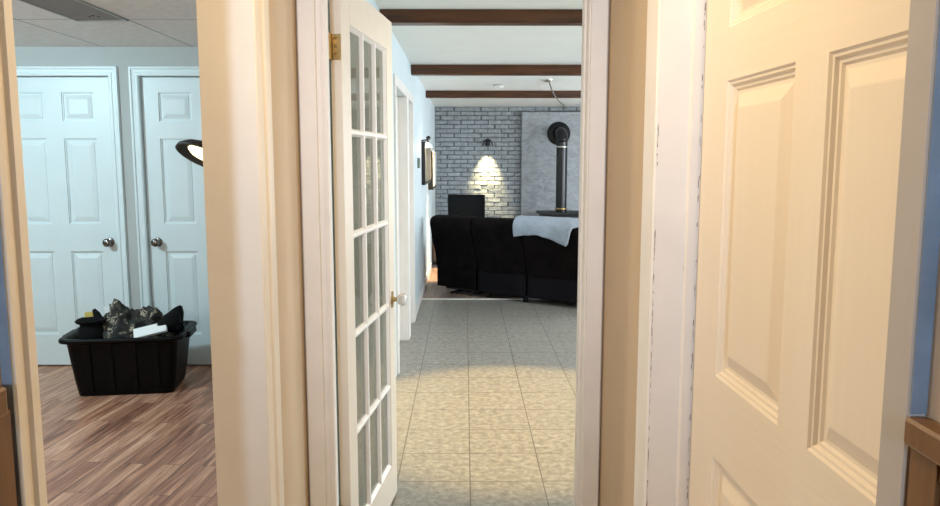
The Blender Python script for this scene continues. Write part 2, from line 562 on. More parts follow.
prism(bm, [(RW, 0.679), (RF + 0.002, 0.679), (RF, 0.682), (RF, 0.722), (RF + 0.003, 0.725), (0.486, 0.725), (0.56, 0.712), (0.56, 0.69), (RW, 0.69)], 0, OT + 0.09)
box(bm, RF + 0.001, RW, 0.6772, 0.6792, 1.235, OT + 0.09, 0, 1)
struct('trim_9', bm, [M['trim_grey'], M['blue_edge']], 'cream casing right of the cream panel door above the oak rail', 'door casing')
bm = NB(); box(bm, RF, RW, 0.725, 1.66, OT, OT + 0.08); box(bm, RF, 0.56, 0.69, 1.69, OT - 0.012, OT)
struct('trim_10', bm, M['trim'], 'white head casing above the cream panel door', 'door casing')

# --- wainscot
bm = NB()
box(bm, 0.420, RW, BK, 0.677, 0, 1.208, 0, 0)
box(bm, 0.414, 0.420, 0.632, 0.672, 0, 1.208, 0.001, 0)
box(bm, 0.4185, 0.420, 0.628, 0.632, 0, 1.208, 0, 2)
box(bm, 0.414, 0.420, BK, 0.628, 1.19, 1.208, 0.001, 0)
for k in range(5):
    box(bm, 0.414, 0.420, 0.30 - 0.33 * k - 0.04, 0.30 - 0.33 * k, 0, 1.19, 0.001, 0)
box(bm, 0.407, RW, BK, 0.674, 1.208, 1.234, 0.003, 1)
struct('trim_11', bm, [M['oak'], M['oak_cap'], M['red_groove']], 'brown oak wainscot panel with cap rail at lower right corner', 'wainscot')
bm = NB()
box(bm, LW, -0.488, BK, 0.786, 0, 1.205, 0, 0)
box(bm, LW, -0.479, BK, 0.770, 1.205, 1.235, 0.003, 1)
struct('trim_12', bm, [M['oak'], M['oak_cap']], 'golden oak wainscot with cap rail at left edge', 'wainscot')

# ------------------------------------------------------------------ six panel doors
def six_panel(name, w, h, t, sx, mull, zs, mv, mh, label, loc, rotz, crisp=False):
    """leaf local: x 0..w, front at y=0 facing -y. zs = three (z0,z1) panel rows"""
    pw = (w - 2 * sx - mull) / 2
    cols = [(sx, sx + pw), (sx + pw + mull, w - sx)]
    xs = [0, cols[0][0], cols[0][1], cols[1][0], cols[1][1], w]
    zz = [0, zs[0][0], zs[0][1], zs[1][0], zs[1][1], zs[2][0], zs[2][1], h]
    bm = NB()
    vmap = {}
    def V(x, y, z):
        k = (round(x, 5), round(y, 5), round(z, 5))
        if k not in vmap:
            vmap[k] = bm.verts.new((x, y, z))
        return vmap[k]
    for yf in (0.0, t):
        for i in range(5):
            for j in range(7):
                if i in (1, 3) and j in (1, 3, 5):
                    continue
                f = bm.faces.new((V(xs[i], yf, zz[j]), V(xs[i + 1], yf, zz[j]), V(xs[i + 1], yf, zz[j + 1]), V(xs[i], yf, zz[j + 1])))
                f.material_index = 1 if (j in (0, 2, 4, 6) and 0 < i < 4) else 0
    for i in range(5):
        for z in (0, h):
            bm.faces.new((V(xs[i], 0, z), V(xs[i + 1], 0, z), V(xs[i + 1], t, z), V(xs[i], t, z)))
    for j in range(7):
        for x in (0, w):
            bm.faces.new((V(x, 0, zz[j]), V(x, t, zz[j]), V(x, t, zz[j + 1]), V(x, 0, zz[j + 1])))
    bmesh.ops.recalc_face_normals(bm, faces=bm.faces[:])
    o = obj(name, bm, [mv, mh], loc=loc, rot=(0, 0, rotz))
    tag(o, label, 'door', kind='structure')
    steps = [(0.0, 0.0), (0.004, 0.004), (0.008, 0.0045), (0.012, 0.010), (0.017, 0.0105), (0.021, 0.0145), (0.027, 0.0145), (0.054, 0.004), (0.057, 0.0035)]
    if crisp:
        steps = [(0.0, 0.0), (0.001, 0.007), (0.008, 0.008), (0.010, 0.014), (0.022, 0.014), (0.024, 0.010), (0.050, 0.003), (0.053, 0.003)]
    for (x0, x1) in cols:
        for (z0, z1) in zs:
            pb = NB()
            for side in (0, 1):
                rings = []
                for off, d in steps:
                    y = d if side == 0 else t - d
                    rings.append([pb.verts.new(p) for p in ((x0 + off, y, z0 + off), (x1 - off, y, z0 + off), (x1 - off, y, z1 - off), (x0 + off, y, z1 - off))])
                for A, B in zip(rings, rings[1:]):
                    for k in range(4):
                        q = (A[k], A[(k + 1) % 4], B[(k + 1) % 4], B[k])
                        pb.faces.new(q if side == 0 else tuple(reversed(q)))
                pb.faces.new(rings[-1] if side == 0 else list(reversed(rings[-1])))
            obj('panel', pb, mv, o)
    return o

ZS = [(0.222, 0.820), (1.012, 1.607), (1.722, 1.922)]
def knob_parts(parent, x, z, y=0.0, mat=None):
    """round passage knob on the face y=0 (towards -y)"""
    mt = Matrix.Translation((x, y, z)) @ Matrix.Rotation(R(90), 4, 'X')
    bm = NB()
    lathe(bm, [(0.012, 0.004), (0.011, 0.025), (0.014, 0.030), (0.024, 0.036), (0.029, 0.046), (0.029, 0.054), (0.024, 0.063), (0.012, 0.067), (0, 0.068)], mt)
    k = obj('door_knob', bm, M['nickel'], parent)
    bm = NB()
    lathe(bm, [(0.032, 0.0), (0.032, 0.003), (0.027, 0.007), (0.012, 0.009)], mt)
    obj('rosette', bm, M['nickel'], k)

d1x0, d1x1, d2x0 = -3.235, -2.435, -2.225
d = six_panel('door_1', d1x1 - d1x0 - 0.004, 2.02, 0.035, 0.112, 0.12, ZS, M['room_door'], M['room_door'],
              'white six panel door behind the black bin, knob at its right edge', (d1x0 + 0.002, 5.30, 0.012), 0, True)
knob_parts(d, 0.735, 0.885)
d = six_panel('door_2', 0.80, 2.02, 0.035, 0.112, 0.12, ZS, M['room_door'], M['room_door'],
              'white six panel door with knob at its left edge, nearer the lamp', (d2x0 + 0.002, 5.30, 0.012), 0, True)
knob_parts(d, 0.062, 0.885)
ZR = [(0.23, 0.850), (1.02, 1.614), (1.716, 1.93)]
six_panel('door_3', 0.955, 2.035, 0.035, 0.132, 0.105, ZR, M['door_v'], M['door_h'],
          'large cream six panel door on right wall of the hall', (0.511, 1.639, 0.01), R(-88.6))

# side room back wall with the two openings
bm = NB()
for (a, b) in ((-4.4, d1x0 - 0.012), (d1x1 + 0.012, d2x0 - 0.012), (d2x0 + 0.816, -0.60)):
    box(bm, a, b, RY, RY + 0.1, 0, RZ)
for (a, b) in ((d1x0 - 0.012, d1x1 + 0.012), (d2x0 - 0.012, d2x0 + 0.816)):
    box(bm, a, b, RY, RY + 0.1, 2.045, RZ)
    box(bm, a, b, RY + 0.08, RY + 0.1, 0, 2.045)
struct('wall_room_back', bm, M['grey_wall'], 'grey wall of the side room around the two white doors', 'wall')
bm = NB(); box(bm, -4.5, -4.4, -0.7, RY + 0.1, 0, RZ)
struct('wall_room_left', bm, M['grey_wall'], 'grey left wall of the side room', 'wall')
bm = NB(); box(bm, -4.4, -0.64, -0.8, -0.7, 0, RZ)
struct('wall_room_front', bm, M['grey_wall'], 'grey near wall of the side room', 'wall')

def room_casing(n, a, b, label):
    """moulded casing round an opening a..b, as one frame"""
    bm = NB()
    prof = [(0.0, -0.010), (0.008, -0.016), (0.022, -0.016), (0.026, -0.011), (0.044, -0.012), (0.050, -0.020), (0.062, -0.020), (0.066, 0.0), (0.0, 0.0)]
    top = 2.038
    rows = []
    for off, dy in prof:
        rows.append([(a - off, RY + dy, 0), (a - off, RY + dy, top + off), (b + off, RY + dy, top + off), (b + off, RY + dy, 0)])
    vs = [[bm.verts.new(p) for p in r] for r in rows]
    for i in range(len(vs)):
        A, B = vs[i], vs[(i + 1) % len(vs)]
        for k in range(3):
            bm.faces.new((A[k], A[k + 1], B[k + 1], B[k]))
    bmesh.ops.recalc_face_normals(bm, faces=bm.faces[:])
    # stop
    box(bm, a - 0.012, a + 0.0, RY - 0.002, RY + 0.05, 0, top)
    box(bm, b, b + 0.012, RY - 0.002, RY + 0.05, 0, top)
    box(bm, a - 0.012, b + 0.012, RY - 0.002, RY + 0.05, top, top + 0.012)
    struct('trim_%d' % n, bm, M['room_door'], label, 'door casing')
room_casing(13, d1x0 - 0.002, d1x1 + 0.002, 'white moulded casing around the door behind the black bin')
room_casing(14, d2x0 - 0.002, d2x0 + 0.806, 'white moulded casing around the door nearer the lamp')

# ceiling panel in side room
t = thing('ceiling_light', 'grey brown rectangular panel set into the white tile ceiling', 'ceiling light', (-1.988, 3.66, RZ))
bm = NB(); box(bm, -0.132, 0.132, -0.615, 0.615, -0.006, -0.001, 0.001)
obj('panel', bm, M['ceil_panel'], t)
bm = NB()
for (a, b, c, e) in ((-0.142, -0.130, -0.625, 0.625), (0.130, 0.142, -0.625, 0.625), (-0.142, 0.142, -0.625, -0.613), (-0.142, 0.142, 0.613, 0.625)):
    box(bm, a, b, c, e, -0.010, -0.0005, 0.001)
obj('frame', bm, M['grey_plastic'], t)
for dx, dy in ((-0.01, 0.50), (0.02, 0.47), (0.035, 0.50)):
    bm = NB(); lathe(bm, [(0.0, -0.010), (0.006, -0.009), (0.007, -0.005)], Matrix.Translation((dx, dy, 0)), 10)
    obj('screw', bm, M['soot'], t)

# ------------------------------------------------------------------ glazed door (door_4)
FW, FH, FT = 0.762, 2.02, 0.036
fd = thing('door_4', 'white fifteen pane glazed door standing open into the lounge', 'door', (-0.389, 2.445, 0.012), R(83.4))
fd['kind'] = 'structure'
gx0, gx1, gz0, gz1 = 0.105, FW - 0.105, 0.158, 1.898
bm = NB()
box(bm, 0, gx0, 0, FT, 0, FH, 0.0015)
box(bm, gx1, FW, 0, FT, 0, FH, 0.0015)
box(bm, gx0, gx1, 0, FT, 0, gz0, 0.0)
box(bm, gx0, gx1, 0, FT, gz1, FH, 0.0)
obj('door_frame', bm, M['door_beige'], fd)
bm = NB()
bwid = 0.026
def muntin(x0, x1, z0, z1, vertical):
    if vertical:
        c = (x0 + x1) / 2; h = bwid / 2
        pts = [(c - h, 0.013), (c - h * 0.55, 0.004), (c - h * 0.3, 0.002), (c + h * 0.3, 0.002), (c + h * 0.55, 0.004), (c + h, 0.013), (c + h, FT - 0.013), (c + h * 0.4, FT - 0.003), (c - h * 0.4, FT - 0.003), (c - h, FT - 0.013)]
        prism(bm, pts, z0, z1)
    else:
        c = (z0 + z1) / 2; h = bwid / 2
        pts = [(0.013, c - h), (0.004, c - h * 0.55), (0.002, c - h * 0.3), (0.002, c + h * 0.3), (0.004, c + h * 0.55), (0.013, c + h), (FT - 0.013, c + h), (FT - 0.003, c + h * 0.4), (FT - 0.003, c - h * 0.4), (FT - 0.013, c - h)]
        prism(bm, pts, x0, x1, 0, 'x')
cw = (gx1 - gx0) / 3; ch = (gz1 - gz0) / 5
for i in (1, 2):
    muntin(gx0 + cw * i, gx0 + cw * i, gz0, gz1, True)
for j in range(1, 5):
    muntin(gx0, gx1, gz0 + ch * j, gz0 + ch * j, False)
# bead around the glazed area
for x, s in ((gx0, 1), (gx1, -1)):
    prism(bm, [(x, 0.002), (x + s * 0.012, 0.013), (x + s * 0.012, FT - 0.013), (x, FT - 0.002)], gz0, gz1)
for z, s in ((gz0, 1), (gz1, -1)):
    prism(bm, [(0.002, z), (0.013, z + s * 0.012), (FT - 0.013, z + s * 0.012), (FT - 0.002, z)], gx0, gx1, 0, 'x')
obj('muntins', bm, M['trim'], fd)
for i in range(3):
    for j in range(5):
        bm = NB(); box(bm, gx0 + cw * i + 0.009, gx0 + cw * (i + 1) - 0.009, 0.0155, 0.0185, gz0 + ch * j + 0.009, gz0 + ch * (j + 1) - 0.009)
        obj('glass_pane', bm, M['glass'], fd)
kz = 0.874
mt = Matrix.Translation((FW - 0.058, 0.0, kz)) @ Matrix.Rotation(R(90), 4, 'X')
bm = NB(); lathe(bm, [(0.0115, 0.022), (0.020, 0.027), (0.0265, 0.036), (0.0275, 0.046), (0.024, 0.056), (0.014, 0.062), (0, 0.063)], mt)
kn = obj('door_knob', bm, M['crystal'], fd)
bm = NB()
lathe(bm, [(0.021, 0.0), (0.021, 0.003), (0.012, 0.007), (0.009, 0.012), (0.009, 0.018), (0.013, 0.022), (0.0115, 0.024)], mt)
box(bm, FW - 0.072, FW - 0.044, -0.003, 0.0, kz - 0.034, kz + 0.034, 0.001)
obj('rosette', bm, M['brass'], kn)
mt2 = Matrix.Translation((FW - 0.058, FT, kz)) @ Matrix.Rotation(R(-90), 4, 'X')
bm = NB()
lathe(bm, [(0.021, 0.0), (0.021, 0.003), (0.009, 0.012), (0.012, 0.020), (0.0195, 0.027), (0.022, 0.036), (0.019, 0.046), (0, 0.050)], mt2)
obj('door_knob', bm, M['crystal'], fd)
for hz in (1.772, 0.21):
    bm = NB()
    box(bm, -0.0016, 0.0, 0.002, 0.034, hz, hz + 0.080, 0.0)
    tube(bm, [(-0.006, 0.040, hz - 0.002), (-0.006, 0.040, hz + 0.082)], 0.0055)
    box(bm, -0.085, -0.006, 0.0300, 0.0325, hz, hz + 0.080)
    for dz in (0.02, 0.044, 0.068):
        lathe(bm, [(0.0, 0.003), (0.004, 0.0024), (0.005, 0.0)], Matrix.Translation((-0.0016, 0.018, hz + dz)) @ Matrix.Rotation(R(-90), 4, 'Y'), 10)
    obj('hinge', bm, M['brass'], fd)

# ------------------------------------------------------------------ lounge walls
A0, A1, B0, B1 = 5.14, 6.08, 6.20, 6.76
bm = NB()
for (a, b) in ((FY1, A0), (A1, B0), (B1, BY)):
    box(bm, -0.60, LX, a, b, 0, CZ)
for (a, b) in ((A0, A1), (B0, B1)):
    box(bm, -0.60, LX, a, b, 1.97, CZ)
    box(bm, -0.60, -0.575, a, b, 0, 1.97)
struct('wall_lounge_left', bm, M['pale_wall'], 'pale blue white left wall of the lounge beyond the glazed door', 'wall')
def wall_casing(n, a, b, label):
    bm = NB()
    w = 0.07
    for (p, q) in ((a - w, a), (b, b + w)):
        q2 = min(q, 100)
        box(bm, LX, LX + 0.014, p, q2, 0, 1.965 + w, 0.003)
    box(bm, LX, LX + 0.014, a, b, 1.965, 1.965 + w, 0.003)
    box(bm, -0.575, LX + 0.001, a, a + 0.012, 0, 1.968)
    box(bm, -0.575, LX + 0.001, b - 0.012, b, 0, 1.968)
    struct('trim_%d' % n, bm, M['trim'], label, 'door casing')
wall_casing(15, A0, A1, 'white casing around nearer lounge doorway beyond the glazed door')
wall_casing(16, B0 + 0.03, B1, 'white casing around second lounge doorway before the wall pictures')
for n, a, b, lab in ((5, A0 + 0.014, A1 - 0.014, 'white door in the nearer lounge doorway beyond the glazed door'), (6, B0 + 0.014, B1 - 0.014, 'white door in the second lounge doorway before the wall pictures')):
    bm = NB(); box(bm, -0.560, -0.53, a, b, 0.01, 1.96, 0.002)
    dd = obj('door_%d' % n, bm, M['trim'])
    tag(dd, lab, 'door', kind='structure')
    for (z0, z1) in ((0.2, 0.9), (1.05, 1.85)):
        bm = NB(); box(bm, -0.533, -0.526, a + 0.12, b - 0.12, z0, z1, 0.003)
        obj('panel', bm, M['trim'], dd)
    if n == 5:
        bm = NB(); tube(bm, [(-0.524, a + 0.004, 1.44), (-0.524, a + 0.004, 1.57)], 0.008)
        obj('hinge', bm, M['soot'], dd)
bm = NB(); box(bm, LX, LX + 0.012, B1 + 0.08, 10.2, 0, 0.085, 0.003)
struct('baseboard_left', bm, M['trim'], 'white baseboard along left lounge wall', 'baseboard')
bm = NB(); box(bm, EX, EX + 0.1, FY1, BY + 0.1, 0, CZ)
struct('wall_lounge_right', bm, M['pale_wall'], 'pale right wall of the lounge', 'wall')

# brick wall : real bricks, one wall
bm = NB()
box(bm, -0.60, EX, BY + 0.012, BY + 0.12, 0, CZ, 0, 1)
BL, BH = 0.213, 0.0677
rb = random.Random(3)
row = 0
z = CZ - BH * 34
while z < CZ - 0.005:
    x = LX - (0.5 * BL if row % 2 else 0) - 0.02
    while x < EX - 0.02:
        jx = rb.uniform(-0.008, 0.008)
        x0, x1 = max(x + jx + 0.004, LX), min(x + jx + BL - 0.005, EX)
        if x1 - x0 > 0.02:
            j = rb.uniform(-0.004, 0.004)
            y0 = BY + j
            z0, z1 = max(z + 0.0035 + rb.uniform(-0.002, 0.002), 0.001), min(z + BH - 0.0035, CZ - 0.001)
            tl = rb.uniform(-0.005, 0.005); tz = rb.uniform(-0.004, 0.004)
            b4 = [bm.verts.new(p) for p in ((x0, BY + 0.014, z0), (x1, BY + 0.014, z0), (x1, BY + 0.014, z1), (x0, BY + 0.014, z1))]
            e = 0.004
            f4 = [bm.verts.new(p) for p in ((x0 + e, y0 - tl - tz, z0 + e), (x1 - e, y0 + tl - tz, z0 + e), (x1 - e, y0 + tl + tz, z1 - e), (x0 + e, y0 - tl + tz, z1 - e))]
            bm.faces.new(f4)
            for k in range(4):
                bm.faces.new((b4[k], b4[(k + 1) % 4], f4[(k + 1) % 4], f4[k]))
        x += BL
    z += BH
    row += 1
struct('wall_lounge_back', bm, [M['brick'], M['mortar']], 'grey painted brick wall at the far end of the lounge', 'wall')

bm = NB(); box(bm, 0.885, 2.5, BY - 0.10, BY - 0.012, 0, 2.215, 0.012, 0, None, 2)
tag(obj('heat_shield', bm, M['slab']), 'grey textured slab against the brick wall behind the stove pipe', 'heat shield')

# ------------------------------------------------------------------ beams
for y0, zb, w, lab in ((4.29, 2.222, 0.10, 'dark brown ceiling beam nearest the glazed door'), (6.72, 2.209, 0.10, 'dark brown ceiling beam, middle one of three'), (9.20, 2.212, 0.10, 'dark brown ceiling beam farthest away, nearest the brick wall')):
    bm = NB(); box(bm, LX, EX, y0, y0 + w, zb, CZ, 0.006)
    tag(obj('ceiling_beam', bm, M['beam']), lab, 'beam', 'dark ceiling beams of the lounge', 'thing')

# ------------------------------------------------------------------ ceiling bits
t = thing('swag_cord', 'grey cord swagging from a round ceiling canopy towards the stove', 'ceiling cord', (0.85, 7.95, CZ))
bm = NB(); lathe(bm, [(0.0, -0.03), (0.02, -0.028), (0.045, -0.018), (0.055, -0.004), (0.055, 0.0)], I4)
obj('canopy', bm, M['silver'], t)
bm = NB()
pts = []
for k in range(17):
    s = k / 16
    pts.append((0.02 + s * 0.72, s * 4.02, -0.025 - 0.33 * s * (1 - s) ** 1.6 * (1.4 - s)))
tube(bm, pts, 0.0075, 8)
obj('cord', bm, M['cord'], t)
t = thing('smoke_detector', 'small round smoke detector on the white lounge ceiling between two beams', 'smoke detector', (0.375, 8.5, CZ))
bm = NB(); lathe(bm, [(0, -0.035), (0.035, -0.034), (0.05, -0.026), (0.06, -0.012)], I4)
obj('cover', bm, M['white_plastic'], t)
bm = NB(); lathe(bm, [(0.06, -0.012), (0.065, -0.01), (0.065, 0.0)], I4)
obj('base', bm, M['grey_plastic'], t)

# ------------------------------------------------------------------ wall pictures and sconce on left lounge wall
t = thing('wall_mirror', 'silver brown framed mirror on left lounge wall, the nearer of two frames', 'mirror', (LX, 8.87, 1.435))
bm = NB()
for (a, b, c, e) in ((-0.68, 0.68, -0.235, -0.17), (-0.68, 0.68, 0.17, 0.235), (-0.68, -0.60, -0.17, 0.17), (0.60, 0.68, -0.17, 0.17)):
    box(bm, 0.002, 0.042, a, b, c, e, 0.006)
obj('frame', bm, M['soot'], t)
bm = NB(); box(bm, 0.030, 0.0455, -0.655, 0.655, -0.205, 0.205, 0.008)
obj('silver_border', bm, paint('antique_silver', rgb(150, 138, 118), 0.35, 0.35, 7, 0.15, 30, 0.5), t)
t = thing('wall_picture', 'pale picture in a black frame on left lounge wall, nearest the brick wall', 'picture', (LX, 9.98, 1.34))
bm = NB(); box(bm, 0.002, 0.066, -0.40, 0.55, -0.245, 0.245, 0.004)
obj('frame', bm, M['soot'], t)
bm = NB(); box(bm, 0.055, 0.074, -0.385, 0.535, -0.205, 0.243, 0.003)
obj('picture_face', bm, paint('pale_picture', rgb(200, 200, 195), 0.5, 0.15, 3, 0.0), t)
t = thing('wall_sconce', 'black wall sconce with a bright white shade above the frames', 'wall lamp', (LX, 8.25, 1.625))
bm = NB(); tube(bm, [(0, 0, 0.055), (0.055, 0, 0.060), (0.07, 0, 0.04)], 0.008); lathe(bm, [(0, 0.105), (0.018, 0.098), (0.027, 0.08), (0.018, 0.062), (0.008, 0.055), (0.010, 0.03)], Matrix.Translation((0.075, 0, 0)), 14)
obj('bracket', bm, M['soot'], t)
bm = NB(); lathe(bm, [(0.0, 0.032), (0.018, 0.03), (0.045, 0.0), (0.05, -0.022), (0.0, -0.024)], Matrix.Translation((0.062, 0, 0)), 16)
obj('lamp_shade', bm, M['glow'], t)
t = thing('thermostat', 'small grey green thermostat on pale wall before the framed mirror', 'thermostat', (LX, 7.55, 1.44))
bm = NB(); box(bm, 0, 0.022, -0.05, 0.05, -0.05, 0.05, 0.004)
obj('body', bm, paint('grey_green_plastic', rgb(110, 122, 112), 0.5), t)
bm = NB(); box(bm, 0.021, 0.024, -0.03, 0.03, -0.01, 0.035, 0.001)
obj('display', bm, M['screen'], t)

# brick wall sconce
t = thing('brick_sconce', 'small dark wall lamp throwing warm light down the brick wall', 'wall lamp', (0.355, BY - 0.012, 1.69))
bm = NB(); box(bm, -0.03, 0.03, -0.012, 0.0, 0.0, 0.10, 0.004)
obj('back_plate', bm, M['soot'], t)
bm = NB()
tube(bm, [(0.075 * math.cos(a), -0.07, 0.0 + 0.10 * math.sin(a)) for a in [PI * k / 12 for k in range(13)]], 0.008, 8)
tube(bm, [(0, -0.005, 0.08), (0, -0.07, 0.12)], 0.010, 8)
obj('arm', bm, M['soot'], t)
bm = NB(); lathe(bm, [(0.016, 0.085), (0.024, 0.08), (0.04, 0.02), (0.043, 0.02), (0.028, 0.088), (0.0, 0.09)], Matrix.Translation((0, -0.07, 0.0)), 16)
obj('lamp_shade', bm, M['soot'], t)

# ------------------------------------------------------------------ tv and stand
t = thing('tv_stand', 'brown wood cabinet against brick wall behind the dark sofa', 'tv stand', (0.1, 10.78, 0))
bm = NB()
box(bm, -0.56, 0.56, -0.22, 0.22, 0.05, 0.44, 0.004)
box(bm, -0.57, 0.57, -0.23, 0.23, 0.44, 0.47, 0.005)
obj('cabinet_body', bm, M['stand'], t)
bm = NB(); box(bm, -0.54, 0.54, -0.20, 0.20, 0.0, 0.05)
obj('base', bm, M['soot'], t)
for x0 in (-0.54, 0.01):
    bm = NB(); box(bm, x0, x0 + 0.53, -0.236, -0.22, 0.07, 0.43, 0.003)
    dr = obj('door', bm, M['stand'], t)
    bm = NB(); lathe(bm, [(0.008, 0), (0.014, 0.015), (0, 0.02)], Matrix.Translation((x0 + (0.48 if x0 < 0 else 0.05), -0.236, 0.3)) @ Matrix.Rotation(R(90), 4, 'X'), 10)
    obj('knob', bm, M['nickel'], dr)
t = thing('television', 'small black flat screen television showing above the sofa back', 'television', (0.02, 10.72, 0.47), R(-10))
bm = NB(); box(bm, -0.265, 0.265, -0.02, 0.02, 0.13, 0.515, 0.006)
obj('housing', bm, M['black_plastic'], t)
bm = NB(); box(bm, -0.255, 0.255, -0.0225, -0.019, 0.145, 0.505, 0.001)
obj('screen', bm, M['screen'], t)
bm = NB(); box(bm, -0.12, 0.12, -0.08, 0.08, 0.0, 0.012, 0.003); box(bm, -0.025, 0.025, -0.012, 0.012, 0.012, 0.14, 0.003)
obj('base', bm, M['black_plastic'], t)

# ------------------------------------------------------------------ stove
SX, SY = 1.462, 11.48
st = thing('wood_stove', 'black wood stove with tall pipe standing before the grey slab', 'stove', (SX, SY, 0))
bm = NB(); box(bm, -0.30, 0.30, -0.24, 0.24, 0.16, 0.66, 0.012)
obj('stove_body', bm, M['soot'], st)
bm = NB(); box(bm, -0.35, 0.35, -0.28, 0.28, 0.66, 0.69, 0.006)
obj('top_plate', bm, M['soot'], st)
for sx in (-1, 1):
    for sy in (-1, 1):
        bm = NB(); tube(bm, [(sx * 0.25, sy * 0.19, 0.17), (sx * 0.27, sy * 0.21, 0.08), (sx * 0.29, sy * 0.23, 0.0)], [0.035, 0.025, 0.03], 10)
        obj('leg', bm, M['soot'], st)
bm = NB(); box(bm, -0.22, 0.22, -0.265, -0.24, 0.24, 0.60, 0.008)
dr = obj('door', bm, M['black_metal'], st)
bm = NB(); box(bm, -0.16, 0.16, -0.27, -0.264, 0.31, 0.55, 0.004)
obj('glass', bm, M['screen'], dr)
bm = NB(); tube(bm, [(0.19, -0.265, 0.40), (0.19, -0.30, 0.40), (0.19, -0.30, 0.48)], 0.010, 8)
obj('handle', bm, M['nickel'], dr)
bm = NB()
zc = 1.80
lathe(bm, [(0.084, 0.69), (0.084, zc - 0.06)], I4, 28)
arc = [(0, 0.14 - 0.14 * math.cos(a), zc - 0.06 + 0.14 * math.sin(a)) for a in [PI / 2 * k / 8 for k in range(9)]]
tube(bm, arc + [(0, BY - 0.105 - SY, zc + 0.08)], 0.086, 24)
pipe = obj('stove_pipe', bm, M['black_metal'], st)
bm = NB(); lathe(bm, [(0.085, 1.655), (0.090, 1.657), (0.090, 1.677), (0.085, 1.679)], I4, 28)
obj('silver_collar', bm, M['silver'], pipe)
bm = NB(); lathe(bm, [(0.085, 0.715), (0.092, 0.717), (0.092, 0.748), (0.085, 0.75)], I4, 28)
obj('brass_collar', bm, M['brass'], pipe)
bm = NB(); lathe(bm, [(0.10, 0.05), (0.12, 0.045), (0.135, 0.02), (0.178, 0.014), (0.182, 0.0), (0.0, 0.0)], Matrix.Translation((0, BY - 0.101 - SY, zc + 0.08)) @ Matrix.Rotation(R(90), 4, 'X'), 36)
obj('flange', bm, M['soot'], st)

# ------------------------------------------------------------------ sofa
def catmull(pts, n=4):
    out = []
    L = len(pts)
    for i in range(L):
        p0, p1, p2, p3 = (Vector(pts[(i + k - 1) % L]) for k in range(4))
        for s in range(n):
            u = s / n
            out.append(0.5 * ((2 * p1) + (-p0 + p2) * u + (2 * p0 - 5 * p1 + 4 * p2 - p3) * u * u + (-p0 + 3 * p1 - 3 * p2 + p3) * u ** 3))
    return out
BACK = [(0.015, 0.27), (-0.005, 0.36), (-0.04, 0.50), (-0.085, 0.66), (-0.125, 0.79), (-0.135, 0.86), (-0.105, 0.915), (-0.04, 0.938), (0.05, 0.925), (0.13, 0.87), (0.17, 0.76), (0.19, 0.6), (0.21, 0.46), (0.20, 0.27)]
SOFA_O, SOFA_A = (-0.30, 8.34, 0.0), R(-35.4)
so = thing('reclining_sofa', 'dark brown black plush reclining sofa seen from behind', 'sofa', SOFA_O, SOFA_A)
mods = [(-0.03, 0.52), (0.525, 1.14), (1.145, 1.78)]
prof = catmull([(a, 0.27 + (b - 0.27) * 0.90) for a, b in BACK], 3)
cy = sum(p.x for p in prof) / len(prof); czp = sum(p.y for p in prof) / len(prof)
for mi_, (a, b) in enumerate(mods):
    bm = NB()
    secs = [(0.0, 0.82), (0.012, 0.92), (0.035, 0.975), (0.08, 1.0), (0.3, 1.01), (0.5, 1.012), (0.7, 1.01)]
    W = b - a
    xs = [(a + q, s) for q, s in secs[:4]] + [(a + W * q, s) for q, s in secs[4:]] + [(b - q, s) for q, s in reversed(secs[:4])]
    rings = []
    for x, s in xs:
        ring = []
        for p in prof:
            y, z = cy + (p.x - cy) * s, czp + (p.y - czp) * (1 - (1 - s) * 0.35)
            nz = noise.noise(Vector((x * 6 + mi_ * 5, y * 9, z * 5))) * 0.012
            ring.append((x, y + nz, z + nz * 0.8))
        rings.append(ring)
    loft(bm, rings)
    obj('backrest', bm, M['sofa'], so)
    bm = NB(); box(bm, a + 0.012, b - 0.012, 0.0, 0.05, 0.06 if mi_ else 0.075, 0.295, 0.012, 0, None, 3)
    obj('back_panel', bm, M['sofa_panel'] if mi_ else M['sofa'], so)
    bm = NB(); box(bm, max(a, 0.2) + 0.006, min(b, 1.78) - 0.006, 0.16, 0.82, 0.24, 0.47, 0.05, 0, None, 4)
    obj('seat', bm, M['sofa'], so, smooth=True)
for a, b in ((0.0, 0.20), (1.79, 2.02)):
    bm = NB(); box(bm, a, b, 0.10 if a < 1 else 0.02, 0.88, 0.06, 0.60, 0.05, 0, None, 4)
    obj('armrest', bm, M['sofa'], so, smooth=True)
bm = NB()
box(bm, 0.06, 0.46, 0.06, 0.10, 0.045, 0.075, 0.004)
box(bm, 0.13, 1.95, 0.12, 0.78, 0.05, 0.24, 0.01)
tube(bm, [(0.16, 0.02, 0.012), (0.16, 0.80, 0.012)], 0.012, 8)
tube(bm, [(0.44, 0.02, 0.012), (0.44, 0.80, 0.012)], 0.012, 8)
tube(bm, [(0.16, 0.04, 0.012), (0.44, 0.04, 0.03)], 0.010, 8)
obj('base_frame', bm, M['soot'], so)
for x, y in ((0.62, 0.06), (1.10, 0.06), (1.90, 0.08), (0.62, 0.78), (1.90, 0.78)):
    bm = NB(); lathe(bm, [(0.03, 0.06), (0.024, 0.0), (0, 0.0)], Matrix.Translation((x, y, 0)), 14)
    obj('foot', bm, M['soot'], so)

